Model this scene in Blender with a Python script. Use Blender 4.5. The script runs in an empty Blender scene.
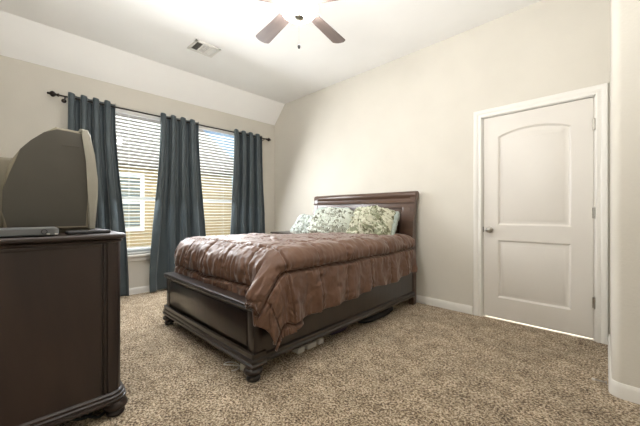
import bpy, bmesh, math, random
from math import sin, cos, pi, radians as rad, hypot, atan2
from mathutils import Vector, Matrix, noise
random.seed(4)
SC = bpy.context.scene
COL = SC.collection

# ------------------------------------------------------------------ camera, world, lights, exposure
TH = math.atan(295 / 300)
cam_d = bpy.data.cameras.new('camera'); cam_d.sensor_width = 36; cam_d.lens = 300 * 36 / 640
cam_d.clip_start = 0.02
cam = bpy.data.objects.new('camera', cam_d); COL.objects.link(cam)
cam.location = (0, 0, 1.07); cam.rotation_euler = (pi / 2, 0, TH)
SC.camera = cam
SC.view_settings.view_transform = 'Standard'; SC.view_settings.look = 'None'
SC.view_settings.gamma = 1; SC.view_settings.use_curve_mapping = False
SC.view_settings.exposure = 1.1

W = bpy.data.worlds.new('sky'); SC.world = W; W.use_nodes = True
nt = W.node_tree; nt.nodes.clear()
wo = nt.nodes.new('ShaderNodeOutputWorld'); bg = nt.nodes.new('ShaderNodeBackground')
sk = nt.nodes.new('ShaderNodeTexSky'); sk.sky_type = 'NISHITA'; sk.sun_disc = False
sk.sun_elevation = rad(48); sk.sun_rotation = rad(100); sk.air_density = 1.0; sk.dust_density = 2.5
bg.inputs['Strength'].default_value = 0.08
nt.links.new(sk.outputs[0], bg.inputs[0]); nt.links.new(bg.outputs[0], wo.inputs[0])

def light(name, kind, loc, energy, color, direction=None, **kw):
    d = bpy.data.lights.new(name, kind); d.energy = energy; d.color = color
    for k, v in kw.items(): setattr(d, k, v)
    o = bpy.data.objects.new(name, d); COL.objects.link(o); o.location = loc
    if direction: o.rotation_euler = Vector(direction).to_track_quat('-Z', 'Y').to_euler()
    return o
light('sun', 'SUN', (10, 0, 20), .8, (1, .95, .86), (-.75, .28, -.75), angle=rad(1.5))
# added lamps hung inside each window, standing in for its daylight
for yy in (1.13, 2.22):
    light('window_fill', 'AREA', (-4.10, yy, 1.72), 19, (.95, .975, 1), (1, 0, -.55), shape='RECTANGLE', size=.34, size_y=1.1)
# added unseen lamps outside the windows, boosting skylight and ground bounce
light('sky_fill', 'AREA', (-5.45, 1.72, 3.15), 210, (.90, .95, 1), (.85, 0, -.75), shape='RECTANGLE', size=2.9, size_y=.9)
light('ground_fill', 'AREA', (-5.35, 1.72, .05), 75, (1, .97, .92), (.75, 0, .85), shape='RECTANGLE', size=2.9, size_y=.8)
# added up-light without a real fixture, brightens ceiling and room by bounce
light('ceiling_fill', 'AREA', (-1.0, -.02, 1.85), 52, (1, 1, 1), (-.1, .35, .9), shape='RECTANGLE', size=1.3, size_y=1.3)
light('bathroom_light', 'AREA', (-.55, 4.3, 2.3), 60, (1, .97, .92), (0, -.2, -1), shape='RECTANGLE', size=.8, size_y=.8)
BOWL_EMIT = 44.0

# ------------------------------------------------------------------ materials
def lin(r, g, b):
    f = lambda c: (c / 255 / 12.92) if c / 255 <= .04045 else ((c / 255 + .055) / 1.055) ** 2.4
    return (f(r), f(g), f(b), 1)

def mat(name, col, rough=.5, col2=None, scale=8, detail=4, stretch=(1, 1, 1), bump=0, bscale=None, bdist=.01,
        metal=0, sheen=0, coat=0, spec=.5, lo=.35, hi=.65, dist=0, noise_kind='noise'):
    m = bpy.data.materials.new(name); m.use_nodes = True
    n = m.node_tree.nodes; L = m.node_tree.links; b = n['Principled BSDF']
    b.inputs['Base Color'].default_value = col; b.inputs['Roughness'].default_value = rough
    b.inputs['Metallic'].default_value = metal; b.inputs['Specular IOR Level'].default_value = spec
    if sheen: b.inputs['Sheen Weight'].default_value = sheen; b.inputs['Sheen Roughness'].default_value = .4
    if coat: b.inputs['Coat Weight'].default_value = coat; b.inputs['Coat Roughness'].default_value = .15
    tc = n.new('ShaderNodeTexCoord'); mp = n.new('ShaderNodeMapping'); L.new(tc.outputs['Object'], mp.inputs[0])
    mp.inputs['Scale'].default_value = stretch
    if col2 is None: col2 = tuple(c * .93 for c in col[:3]) + (1,)
    t = n.new('ShaderNodeTexNoise'); t.inputs['Scale'].default_value = scale; t.inputs['Detail'].default_value = detail
    t.inputs['Distortion'].default_value = dist
    L.new(mp.outputs[0], t.inputs['Vector'])
    r = n.new('ShaderNodeValToRGB'); r.color_ramp.elements[0].position = lo; r.color_ramp.elements[1].position = hi
    r.color_ramp.elements[0].color = col; r.color_ramp.elements[1].color = col2
    L.new(t.outputs['Fac'], r.inputs[0]); L.new(r.outputs[0], b.inputs['Base Color'])
    if bump:
        t2 = n.new('ShaderNodeTexNoise'); t2.inputs['Scale'].default_value = bscale or scale * 4; t2.inputs['Detail'].default_value = 3
        L.new(mp.outputs[0], t2.inputs['Vector'])
        bp = n.new('ShaderNodeBump'); bp.inputs['Strength'].default_value = bump; bp.inputs['Distance'].default_value = bdist
        L.new(t2.outputs['Fac'], bp.inputs['Height']); L.new(bp.outputs[0], b.inputs['Normal'])
    return m

def plain_glass(name, gloss=.05):
    m = bpy.data.materials.new(name); m.use_nodes = True; n = m.node_tree.nodes; n.clear(); L = m.node_tree.links
    o = n.new('ShaderNodeOutputMaterial'); x = n.new('ShaderNodeMixShader'); t = n.new('ShaderNodeBsdfTransparent'); g = n.new('ShaderNodeBsdfGlossy')
    g.inputs['Roughness'].default_value = .02; t.inputs[0].default_value = (.96, .98, .97, 1); x.inputs[0].default_value = gloss
    L.new(t.outputs[0], x.inputs[1]); L.new(g.outputs[0], x.inputs[2]); L.new(x.outputs[0], o.inputs[0]); return m

def emit(name, col, strength):
    m = bpy.data.materials.new(name); m.use_nodes = True; b = m.node_tree.nodes['Principled BSDF']
    b.inputs['Base Color'].default_value = (.9, .9, .88, 1); b.inputs['Roughness'].default_value = .35
    b.inputs['Emission Color'].default_value = col; b.inputs['Emission Strength'].default_value = strength; return m

M = {}
M['wall'] = mat('wall_paint', lin(206, 201, 190), .85, lin(203, 198, 187), 3, bump=.22, bscale=75, bdist=.005)
M['ceil'] = mat('ceiling_paint', lin(240, 239, 236), .9, lin(238, 237, 234), 3, bump=.05, bscale=90, bdist=.003)
M['trim'] = mat('trim_paint', lin(222, 219, 212), .38, lin(220, 217, 210), 3)
M['door'] = mat('door_paint', lin(212, 207, 199), .42, lin(210, 205, 197), 2)
M['vinyl'] = mat('window_vinyl', lin(235, 236, 236), .35)
M['blind'] = mat('blind_slat', lin(224, 224, 221), .45)
M['glass'] = plain_glass('window_glass')
M['tile'] = mat('bathroom_tile', lin(225, 220, 212), .3)
M['darkwood'] = mat('espresso_wood', lin(31, 23, 20), .30, lin(47, 36, 30), 9, 6, (1, 1, .12), coat=.4, lo=.3, hi=.7, dist=.6, bump=.04, bscale=30)
M['dresswood'] = mat('dresser_wood', lin(31, 23, 21), .38, lin(56, 42, 36), 9, 6, (.4, .4, .10), coat=.15, lo=.3, hi=.7, dist=.6, bump=.03, bscale=30)
M['headwood'] = mat('headboard_wood', lin(66, 47, 37), .34, lin(86, 63, 49), 9, 6, (.12, 1, 1), coat=.3, lo=.3, hi=.7, dist=.8, bump=.03, bscale=30)
M['fanwood'] = mat('fan_blade_wood', lin(92, 80, 75), .45, lin(116, 102, 95), 14, 6, (.15, 1, 1), lo=.3, hi=.7, dist=.5)
M['tvgrey'] = mat('tv_shell_plastic', lin(124, 116, 98), .5, lin(127, 119, 101), 20, bump=.05, bscale=600, bdist=.001)
M['tvsilver'] = mat('tv_bezel_plastic', lin(150, 146, 134), .35, lin(153, 149, 137), 20)
M['tvdark'] = mat('tv_vent_dark', lin(70, 66, 57), .6)
M['tvscreen'] = mat('tv_screen', lin(28, 30, 30), .08)
M['player'] = mat('player_plastic', lin(98, 100, 101), .35, lin(103, 105, 106), 15)
M['blackpl'] = mat('black_plastic', lin(34, 34, 36), .4, lin(42, 42, 44), 30)
M['rubber'] = mat('dark_rubber', lin(22, 22, 23), .6)
M['iron'] = mat('dark_bronze_metal', lin(38, 32, 29), .38, lin(52, 42, 36), 30, metal=.7)
M['nickel'] = mat('brushed_nickel', lin(172, 168, 160), .28, lin(160, 156, 148), 60, metal=1)
M['bowl'] = emit('frosted_light_bowl', (1, .98, .955, 1), BOWL_EMIT)
M['white'] = mat('white_card', lin(222, 218, 210), .6)
M['plum'] = mat('plum_cloth', lin(52, 40, 62), .8)
M['blackcloth'] = mat('black_cloth', lin(22, 20, 22), .85)
M['mattress'] = mat('mattress_ticking', lin(214, 210, 202), .85)
M['carpet'] = None

def carpet():
    m = bpy.data.materials.new('shag_carpet'); m.use_nodes = True; n = m.node_tree.nodes; L = m.node_tree.links; b = n['Principled BSDF']
    b.inputs['Roughness'].default_value = 1; b.inputs['Specular IOR Level'].default_value = .1
    b.inputs['Sheen Weight'].default_value = .15
    tc = n.new('ShaderNodeTexCoord')
    def nz(s, d, rough=.6):
        t = n.new('ShaderNodeTexNoise'); t.inputs['Scale'].default_value = s; t.inputs['Detail'].default_value = d; t.inputs['Roughness'].default_value = rough
        L.new(tc.outputs['Object'], t.inputs['Vector']); return t
    a = nz(80, 4, .75); c = nz(2.6, 4, .6); f = nz(40, 3)
    r = n.new('ShaderNodeValToRGB'); e = r.color_ramp.elements
    e[0].position = .40; e[0].color = lin(84, 64, 44); e[1].position = .60; e[1].color = lin(232, 217, 192)
    x = e.new(.5); x.color = lin(174, 151, 121)
    vo = n.new('ShaderNodeTexVoronoi'); vo.inputs['Scale'].default_value = 125; L.new(tc.outputs['Object'], vo.inputs['Vector'])
    sp = n.new('ShaderNodeSeparateColor'); L.new(vo.outputs['Color'], sp.inputs[0])
    g = n.new('ShaderNodeMath'); g.operation = 'MULTIPLY_ADD'; L.new(sp.outputs[0], g.inputs[0]); g.inputs[1].default_value = .13; g.inputs[2].default_value = -.065
    g2 = n.new('ShaderNodeMath'); g2.operation = 'ADD'; L.new(a.outputs['Fac'], g2.inputs[0]); L.new(g.outputs[0], g2.inputs[1])
    pt = nz(9, 4, .65)
    g3 = n.new('ShaderNodeMath'); g3.operation = 'MULTIPLY_ADD'; L.new(pt.outputs['Fac'], g3.inputs[0]); g3.inputs[1].default_value = .22; g3.inputs[2].default_value = -.11
    g4 = n.new('ShaderNodeMath'); g4.operation = 'ADD'; L.new(g2.outputs[0], g4.inputs[0]); L.new(g3.outputs[0], g4.inputs[1])
    L.new(g4.outputs[0], r.inputs[0])
    r2 = n.new('ShaderNodeValToRGB'); r2.color_ramp.elements[0].position = .35; r2.color_ramp.elements[1].position = .65
    r2.color_ramp.elements[0].color = (.84, .83, .81, 1); r2.color_ramp.elements[1].color = (1.06, 1.05, 1.04, 1)
    L.new(c.outputs['Fac'], r2.inputs[0])
    mx = n.new('ShaderNodeMix'); mx.data_type = 'RGBA'; mx.blend_type = 'MULTIPLY'; mx.inputs[0].default_value = 1
    L.new(r.outputs[0], mx.inputs[6]); L.new(r2.outputs[0], mx.inputs[7]); L.new(mx.outputs[2], b.inputs['Base Color'])
    ad = n.new('ShaderNodeMath'); ad.operation = 'ADD'; L.new(a.outputs['Fac'], ad.inputs[0]); L.new(f.outputs['Fac'], ad.inputs[1])
    bp = n.new('ShaderNodeBump'); bp.inputs['Strength'].default_value = .9; bp.inputs['Distance'].default_value = .02
    L.new(ad.outputs[0], bp.inputs['Height']); L.new(bp.outputs[0], b.inputs['Normal'])
    return m
M['carpet'] = carpet()

def fabric(name, c1, c2, rough, sheen, wscale=900, bump=.15, aniso=0):
    m = mat(name, c1, rough, c2, 5, 5, sheen=sheen, bump=bump, bscale=wscale, bdist=.002); return m
M['curtain'] = fabric('slate_curtain_fabric', lin(57, 68, 73), lin(63, 74, 79), .48, .35)
M['comforter'] = fabric('brown_comforter_fabric', lin(92, 63, 46), lin(100, 70, 52), .52, .3, 240, .2)
M['sage'] = fabric('sage_pillow_fabric', lin(150, 160, 153), lin(158, 168, 160), .7, .1)

def print_fabric(name, ground, ink1, ink2, scale):
    m = bpy.data.materials.new(name); m.use_nodes = True; n = m.node_tree.nodes; L = m.node_tree.links; b = n['Principled BSDF']
    b.inputs['Roughness'].default_value = .75
    tc = n.new('ShaderNodeTexCoord')
    def layer(sc, dist, lo, hi, stretch):
        mp = n.new('ShaderNodeMapping'); mp.inputs['Scale'].default_value = stretch; mp.inputs['Rotation'].default_value = (0, 0, .6)
        L.new(tc.outputs['Object'], mp.inputs[0])
        t = n.new('ShaderNodeTexNoise'); t.inputs['Scale'].default_value = sc; t.inputs['Detail'].default_value = 2; t.inputs['Distortion'].default_value = dist
        L.new(mp.outputs[0], t.inputs['Vector'])
        r = n.new('ShaderNodeValToRGB'); r.color_ramp.elements[0].position = lo; r.color_ramp.elements[1].position = hi
        L.new(t.outputs['Fac'], r.inputs[0]); return r
    a = layer(scale, 1.2, .50, .58, (1, 1.9, 1)); c = layer(scale * 1.5, 1.5, .56, .62, (2.0, 1, 1))
    m1 = n.new('ShaderNodeMix'); m1.data_type = 'RGBA'; m1.inputs[6].default_value = ground; m1.inputs[7].default_value = ink1
    L.new(a.outputs[0], m1.inputs[0])
    m2 = n.new('ShaderNodeMix'); m2.data_type = 'RGBA'; m2.inputs[7].default_value = ink2
    L.new(m1.outputs[2], m2.inputs[6]); L.new(c.outputs[0], m2.inputs[0]); L.new(m2.outputs[2], b.inputs['Base Color'])
    return m
M['print'] = print_fabric('leaf_print_fabric', lin(196, 201, 189), lin(146, 148, 134), lin(92, 90, 74), 9)
M['printcream'] = print_fabric('cream_leaf_print_fabric', lin(200, 199, 178), lin(146, 150, 124), lin(98, 96, 70), 9)
M['printpale'] = print_fabric('pale_leaf_print_fabric', lin(200, 208, 202), lin(160, 168, 162), lin(116, 120, 112), 9)

def siding():
    m = bpy.data.materials.new('tan_lap_siding'); m.use_nodes = True; n = m.node_tree.nodes; L = m.node_tree.links; b = n['Principled BSDF']
    b.inputs['Roughness'].default_value = .8
    tc = n.new('ShaderNodeTexCoord'); t = n.new('ShaderNodeTexNoise'); t.inputs['Scale'].default_value = 2
    L.new(tc.outputs['Object'], t.inputs['Vector'])
    r = n.new('ShaderNodeValToRGB'); r.color_ramp.elements[0].color = lin(172, 152, 116); r.color_ramp.elements[1].color = lin(180, 160, 124)
    L.new(t.outputs['Fac'], r.inputs[0]); L.new(r.outputs[0], b.inputs['Base Color']); return m
M['siding'] = siding()
def shingles():
    m = bpy.data.materials.new('weathered_shingles'); m.use_nodes = True; n = m.node_tree.nodes; L = m.node_tree.links; b = n['Principled BSDF']
    b.inputs['Roughness'].default_value = .95
    tc = n.new('ShaderNodeTexCoord'); br = n.new('ShaderNodeTexBrick')
    mp = n.new('ShaderNodeMapping'); mp.inputs['Rotation'].default_value = (0, 0, pi / 2)
    L.new(tc.outputs['Object'], mp.inputs[0]); L.new(mp.outputs[0], br.inputs['Vector'])
    br.inputs['Scale'].default_value = 1; br.inputs['Brick Width'].default_value = .34; br.inputs['Row Height'].default_value = .13
    br.inputs['Mortar Size'].default_value = .012
    br.inputs['Color1'].default_value = lin(156, 149, 140); br.inputs['Color2'].default_value = lin(136, 129, 121); br.inputs['Mortar'].default_value = lin(108, 101, 94)
    L.new(br.outputs['Color'], b.inputs['Base Color']); return m
M['shingle'] = shingles()
M['fascia'] = mat('fascia_board', lin(110, 102, 94), .7)
M['grass'] = mat('lawn_grass', lin(120, 122, 92), .95, lin(140, 138, 108), 6)

# ------------------------------------------------------------------ mesh helpers
class MB:
    def __init__(s): s.bm = bmesh.new()
    def box(s, x0, x1, y0, y1, z0, z1, bev=0, seg=2):
        r = bmesh.ops.create_cube(s.bm, size=1)
        vs = r['verts']
        bmesh.ops.scale(s.bm, vec=(abs(x1 - x0), abs(y1 - y0), abs(z1 - z0)), verts=vs)
        bmesh.ops.translate(s.bm, vec=((x0 + x1) / 2, (y0 + y1) / 2, (z0 + z1) / 2), verts=vs)
        if bev:
            es = {e for v in vs for e in v.link_edges}
            bmesh.ops.bevel(s.bm, geom=list(es), offset=bev, segments=seg, affect='EDGES', profile=.5)
        return s
    def grid(s, pts, closed_u=False, closed_v=False):
        R = [[s.bm.verts.new(p) for p in row] for row in pts]
        nu, nv = len(R), len(R[0])
        for i in range(nu if closed_u else nu - 1):
            for j in range(nv if closed_v else nv - 1):
                a, b, c, d = R[i][j], R[(i + 1) % nu][j], R[(i + 1) % nu][(j + 1) % nv], R[i][(j + 1) % nv]
                try: s.bm.faces.new((a, b, c, d))
                except ValueError: pass
        return R
    def lathe(s, prof, loc=(0, 0, 0), n=24, axis='z', cap=True):
        rows = []
        for r, h in prof:
            row = []
            for k in range(n):
                a = 2 * pi * k / n; p = (r * cos(a), r * sin(a), h)
                if axis == 'x': p = (p[2], p[0], p[1])
                if axis == 'y': p = (p[0], p[2], p[1])
                row.append((p[0] + loc[0], p[1] + loc[1], p[2] + loc[2]))
            rows.append(row)
        R = s.grid(rows, closed_v=True)
        if cap:
            for row in (R[0], R[-1]):
                try: s.bm.faces.new(row)
                except ValueError: pass
        return s
    def tube(s, path, r, n=8, closed=False):
        P = [Vector(p) for p in path]; rows = []
        up = Vector((0, 0, 1))
        prev = None
        for i, p in enumerate(P):
            if closed: t = P[(i + 1) % len(P)] - P[i - 1]
            else: t = P[min(i + 1, len(P) - 1)] - P[max(i - 1, 0)]
            t.normalize()
            if prev is None:
                u = t.cross(up)
                if u.length < .01: u = t.cross(Vector((1, 0, 0)))
            else:
                u = prev - t * prev.dot(t)
            u.normalize(); prev = u; v = t.cross(u)
            rr = r[i] if isinstance(r, (list, tuple)) else r
            rows.append([p + (u * cos(2 * pi * k / n) + v * sin(2 * pi * k / n)) * rr for k in range(n)])
        R = s.grid(rows, closed_u=closed, closed_v=True)
        if not closed:
            s.bm.faces.new(R[0][::-1]); s.bm.faces.new(R[-1])
        return s
    def prism(s, poly, axis, a, b, bev=0, seg=2):
        # poly in the two other axes (cyclic order): x -> (y,z), y -> (x,z), z -> (x,y)
        def P(u, v, w): return {'x': (w, u, v), 'y': (u, w, v), 'z': (u, v, w)}[axis]
        A = [s.bm.verts.new(P(u, v, a)) for u, v in poly]; B = [s.bm.verts.new(P(u, v, b)) for u, v in poly]
        n = len(poly); fs = [s.bm.faces.new(A), s.bm.faces.new(B[::-1])]
        for i in range(n): fs.append(s.bm.faces.new((A[i], B[i], B[(i + 1) % n], A[(i + 1) % n])))
        if bev:
            es = [e for f in fs[:2] for e in f.edges]
            bmesh.ops.bevel(s.bm, geom=es, offset=bev, segments=seg, affect='EDGES', profile=.5)
        return s
    def sweep(s, path, prof, closed=False, inward=None):
        # path: list of (x,y) floor points; prof: list of (offset, z); offset to the left of travel; mitred
        n = len(path); rows = []
        for i in range(n):
            p = Vector(path[i])
            d0 = (p - Vector(path[i - 1])).normalized() if (i > 0 or closed) else None
            d1 = (Vector(path[(i + 1) % n]) - p).normalized() if (i < n - 1 or closed) else None
            if d0 is None: d0 = d1
            if d1 is None: d1 = d0
            n0 = Vector((-d0.y, d0.x)); n1 = Vector((-d1.y, d1.x)); m = (n0 + n1).normalized()
            k = 1 / max(.3, m.dot(n0))
            rows.append([(p.x + m.x * o * k, p.y + m.y * o * k, z) for o, z in prof])
        R = s.grid(rows, closed_u=closed, closed_v=True)
        if not closed:
            try: s.bm.faces.new(R[0]); s.bm.faces.new(R[-1][::-1])
            except ValueError: pass
        return s
    def build(s, name, m, parent=None, smooth=True, angle=40, loc=None):
        bmesh.ops.remove_doubles(s.bm, verts=s.bm.verts, dist=1e-6)
        bmesh.ops.recalc_face_normals(s.bm, faces=s.bm.faces)
        me = bpy.data.meshes.new(name); s.bm.to_mesh(me); s.bm.free()
        me.materials.append(m)
        if smooth:
            for p in me.polygons: p.use_smooth = True
            me.set_sharp_from_angle(angle=rad(angle))
        o = bpy.data.objects.new(name, me); COL.objects.link(o)
        if parent: o.parent = parent
        if loc: o.location = loc
        return o

def tag(o, label, cat, group=None, kind=None):
    o['label'] = label; o['category'] = cat
    if group: o['group'] = group
    if kind: o['kind'] = kind
    return o
def thing(name, label, cat, loc=(0, 0, 0), rz=0, group=None):
    o = bpy.data.objects.new(name, None); o.empty_display_size = .1; COL.objects.link(o); o.location = loc; o.rotation_euler = (0, 0, rz)
    return tag(o, label, cat, group)
def struct(o, label=None, cat=None):
    o['kind'] = 'structure'
    if label: o['label'] = label
    if cat: o['category'] = cat
    return o
def copy_tree(o, parent=None):
    c = o.copy(); COL.objects.link(c)
    if parent: c.parent = parent
    for ch in list(o.children): copy_tree(ch, c)
    return c
def fbm(x, y, z=0, o=3): return noise.fractal(Vector((x, y, z)), 1.0, 2.0, o)
def sstep(a, b, x):
    t = max(0, min(1, (x - a) / (b - a))); return t * t * (3 - 2 * t)

# ------------------------------------------------------------------ room shell
XA, YB, YF, XR = -4.52, 3.39, -.28, 1.62
ZP, ZC, XCR = 2.70, 3.02, -4.215
T = .14
CW = (-.028, -.014, 2.46)      # side wall: x at the back wall, x at its near end, y of the face towards the room

struct(MB().box(XA - T, XR + T, YF - T, 3.40, -.1, 0).build('floor', M['carpet']), 'beige speckled shag carpet floor', 'floor')
struct(MB().box(-1.3, .2, 3.40, 5.2, -.1, .002).build('floor_bathroom', M['tile']), 'pale floor behind the closed door', 'floor')
# flat ceiling + slope along the window wall
struct(MB().prism([(XCR, ZC), (XR + T, ZC), (XR + T, ZC + .15), (XA - T - .1, ZC + .15), (XA - T - .1, ZP - .1), (XA - .02, ZP - .02)], 'y', YF - T, YB + T).build('ceiling', M['ceil'], angle=20),
       'white ceiling with a slope down to the window wall', 'ceiling')
# window wall with two openings
W1, W2, WZ0, WZ1 = (.475, 1.63), (1.79, 2.96), .52, 2.43
wl = MB()
wl.box(XA - T, XA, YF - T, W1[0], 0, ZP + .05).box(XA - T, XA, W1[1], W2[0], 0, ZP + .05).box(XA - T, XA, W2[1], YB + T, 0, ZP + .05)
for w in (W1, W2): wl.box(XA - T, XA, w[0], w[1], 0, WZ0).box(XA - T, XA, w[0], w[1], WZ1, ZP + .05)
struct(wl.build('wall_left', M['wall']), 'greige wall with two windows', 'wall')
# door wall
DX0, DX1, DZ = -.975, -.125, 2.045
JW = .02
wb = MB()
wb.box(XA - T, DX0 - JW, YB, YB + T, 0, ZC + .05).box(DX1 + JW, XR, YB, YB + T, 0, ZC + .05).box(DX0 - JW, DX1 + JW, YB, YB + T, DZ + JW, ZC + .05)
struct(wb.build('wall_back', M['wall']), 'greige wall behind the bed and around the white door', 'wall')
# side wall block with a rounded (bullnose) corner
R = .045
poly = [(CW[0], YB + .01)]
for k in range(9):
    a = pi + (pi / 2) * k / 8
    poly.append((CW[1] + R + R * cos(a), CW[2] + R + R * sin(a)))
poly += [(XR + T, CW[2]), (XR + T, YB + .01)]
struct(MB().prism(poly, 'z', 0, ZC + .02).build('wall_right', M['wall'], angle=30), 'greige wall return with rounded corner at the right edge', 'wall')
struct(MB().box(XA - T, XR + T, YF - T, YF, 0, ZC + .05).build('wall_front', M['wall']))
struct(MB().box(XR, XR + T, YF - T, CW[2] + .02, 0, ZC + .05).build('wall_side', M['wall']))
# little lit room behind the door
br = MB(); br.box(-1.4, -1.3, YB + T, 5.2, 0, 2.6).box(.2, .3, YB + T, 5.2, 0, 2.6).box(-1.4, .3, 5.2, 5.3, 0, 2.6).box(-1.4, .3, YB + T, 5.3, 2.6, 2.7)
struct(br.build('wall_bathroom', M['wall']))

def baseboard(name, path, h=.085, t=.014):
    prof = [(0, 0), (t, 0), (t, h * .72), (t * .75, h * .86), (t * .35, h), (0, h)]
    return struct(MB().sweep(path, prof).build(name, M['trim']), 'white painted baseboard', 'baseboard')
baseboard('baseboard_back', [(DX0 - .095, YB), (XA, YB)])
baseboard('baseboard_left', [(XA, YB), (XA, YF)])
bull = [(CW[0], YB - .001)] + poly[1:10] + [(XR, CW[2])]
baseboard('baseboard_right', bull[::-1])
baseboard('baseboard_corner', [(CW[0], YB), (DX1 + .08, YB)])

# door, casing ------------------------------------------------------------------
def rect(x0, x1, z0, z1, arch=0, n=16):
    pts = [(x0, z0), (x1, z0)]
    if arch:
        for k in range(n + 1):
            u = k / n; pts.append((x1 + (x0 - x1) * u, z1 + arch * sin(pi * u) ** .8 if 0 < u < 1 else z1))
    else: pts += [(x1, z1), (x0, z1)]
    return pts
def inset(pts, d):
    n = len(pts); out = []
    for i in range(n):
        p = Vector(pts[i]); a = (p - Vector(pts[i - 1])).normalized(); b = (Vector(pts[(i + 1) % n]) - p).normalized()
        na = Vector((-a.y, a.x)); nb = Vector((-b.y, b.x)); m = (na + nb).normalized(); k = 1 / max(.4, m.dot(na))
        q = p + m * d * k; out.append((q.x, q.y))
    return out
YD = YB + .012      # door face
d = MB(); bm = d.bm
DB = .016
outer = rect(DX0 + .003, DX1 - .003, DB, DZ - .004)
panels = [rect(-.84, -.272, .95, 1.835, .062), rect(-.84, -.272, .222, .80)]
loops = [[bm.verts.new((x, YD, z)) for x, z in lp] for lp in [outer] + panels]
edges = []
for lp in loops:
    for i in range(len(lp)): edges.append(bm.edges.new((lp[i], lp[(i + 1) % len(lp)])))
bmesh.ops.triangle_fill(bm, use_beauty=True, edges=edges)
back = [bm.verts.new((x, YD + .036, z)) for x, z in outer]
for i in range(4): bm.faces.new((loops[0][i], loops[0][(i + 1) % 4], back[(i + 1) % 4], back[i]))
bm.faces.new(back)
for lp, pts in zip(loops[1:], panels):
    prev = lp
    for ins, dep in ((.006, .004), (.016, .013), (.026, .014), (.05, .006), (.058, .004)):
        cur = [bm.verts.new((x, YD + dep, z)) for x, z in inset(pts, ins)]
        for i in range(len(cur)): bm.faces.new((prev[i], prev[(i + 1) % len(cur)], cur[(i + 1) % len(cur)], cur[i]))
        prev = cur
    bm.faces.new(prev)
door = struct(d.build('door_1', M['door'], angle=25), 'closed white two panel door with arched upper panel', 'door')
# knob
kx, kz = -.912, .90
k = MB().lathe([(.0, .0), (.031, 0), (.031, .004), (.024, .009), (.011, .012), (.010, .03), (.018, .036), (.0265, .046), (.0275, .056), (.022, .066), (.010, .0705), (0, .071)], axis='y', n=24, cap=False)
for v in k.bm.verts: v.co.y = -v.co.y
ko = k.build('door_knob', M['nickel'], door, loc=(kx, YD, kz)); ko['label'] = 'brushed nickel door knob'
for hz in (1.81, 1.07, .32):
    h = MB().tube([(DX1 + .004, YB - .004, hz - .045), (DX1 + .004, YB - .004, hz + .045)], .0065, 10)
    h.box(DX1 - .012, DX1 + .014, YB + .0, YD + .002, hz - .044, hz + .044, .001, 1)
    for z in (-.05, .048): h.lathe([(0, 0), (.005, 0), (.005, .003), (0, .004)], (DX1 + .004, YB - .004, hz + z), 10)
    h.build('hinge', M['nickel'], door)['label'] = 'nickel butt hinge'
MB().box(DX0 - .001, DX0 + .006, YD - .001, YD + .02, kz - .028, kz + .028).build('latch_plate', M['iron'], door)
# casing (mitred moulded frame around the door) as trim
def casing(name, x0, x1, z1, y, w=.075):
    prof = [(0, .0), (0, .010), (.008, .014), (.020, .014), (.026, .011), (.034, .011), (.042, .017), (.058, .020), (w - .004, .020), (w, .016), (w, 0)]
    m = MB(); rows = []
    for (px, pz, sx, sz) in ((x0, 0, -1, 0), (x0, z1, -1, 1), (x1, z1, 1, 1), (x1, 0, 1, 0)):
        rows.append([(px + sx * o, y - t, pz + sz * o) for o, t in prof])
    m.grid(rows)
    # jamb lining
    m.box(x0 - .004, x0 + .0, y - .001, y + T, 0, z1 + .004); m.box(x1, x1 + .004, y - .001, y + T, 0, z1 + .004); m.box(x0 - .004, x1 + .004, y - .001, y + T, z1, z1 + .004)
    return m.build(name, M['trim'], angle=30)
struct(casing('trim_1', DX0 - .010, DX1 + .010, DZ + .008, YB), 'white moulded casing around the door', 'trim')
js = MB().box(DX0 - JW - .002, DX0 - .002, YB + .002, YB + T, 0, DZ + JW).box(DX1 + .002, DX1 + JW + .002, YB + .002, YB + T, 0, DZ + JW).box(DX0 - JW, DX1 + JW, YB + .002, YB + T, DZ + .001, DZ + JW + .002)
js.box(DX0 - .002, DX0 + .010, YD + .04, YD + .055, 0, DZ).box(DX1 - .010, DX1 + .002, YD + .04, YD + .055, 0, DZ).box(DX0, DX1, YD + .04, YD + .055, DZ - .01, DZ + .002)
struct(js.build('trim_2', M['trim']), 'white door jamb and stop', 'trim')

# windows ------------------------------------------------------------------------
def window(name, w, which):
    y0, y1 = w; xo = XA - .115; xi = XA - .075
    m = MB(); f = .045
    m.box(xo, xi, y0, y0 + f, WZ0, WZ1, .004, 1).box(xo, xi, y1 - f, y1, WZ0, WZ1, .004, 1).box(xo, xi, y0, y1, WZ1 - f, WZ1, .004, 1).box(xo, xi, y0, y1, WZ0, WZ0 + f, .004, 1)
    root = struct(m.build(name, M['vinyl']), which, 'window')
    zm = 1.265
    s = MB(); s.box(xo + .006, xi + .004, y0 + f, y1 - f, zm - .028, zm + .028, .004, 1)
    s.box(xo + .006, xi + .004, y0 + f, y0 + f + .028, WZ0 + f, zm, .003, 1).box(xo + .006, xi + .004, y1 - f - .028, y1 - f, WZ0 + f, zm, .003, 1).box(xo + .006, xi + .004, y0 + f, y1 - f, WZ0 + f, WZ0 + f + .035, .003, 1)
    s.build('lower_sash', M['vinyl'], root)
    MB().box(xo + .016, xo + .020, y0 + f, y1 - f, zm, WZ1 - f).build('pane', M['glass'], root, smooth=False)
    MB().box(xo + .026, xo + .030, y0 + f + .02, y1 - f - .02, WZ0 + f + .02, zm).build('pane', M['glass'], root, smooth=False)
    sl = MB().box(XA - .10, XA + .045, y0 - .03, y1 + .03, WZ0 - .026, WZ0 + .002, .006, 2)
    sl.box(XA, XA + .016, y0 - .02, y1 + .02, WZ0 - .085, WZ0 - .026, .004, 1)
    sl.build('window_sill', M['trim'], root)
    return root
window('window_1', W1, 'white window nearer the dresser')
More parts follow.
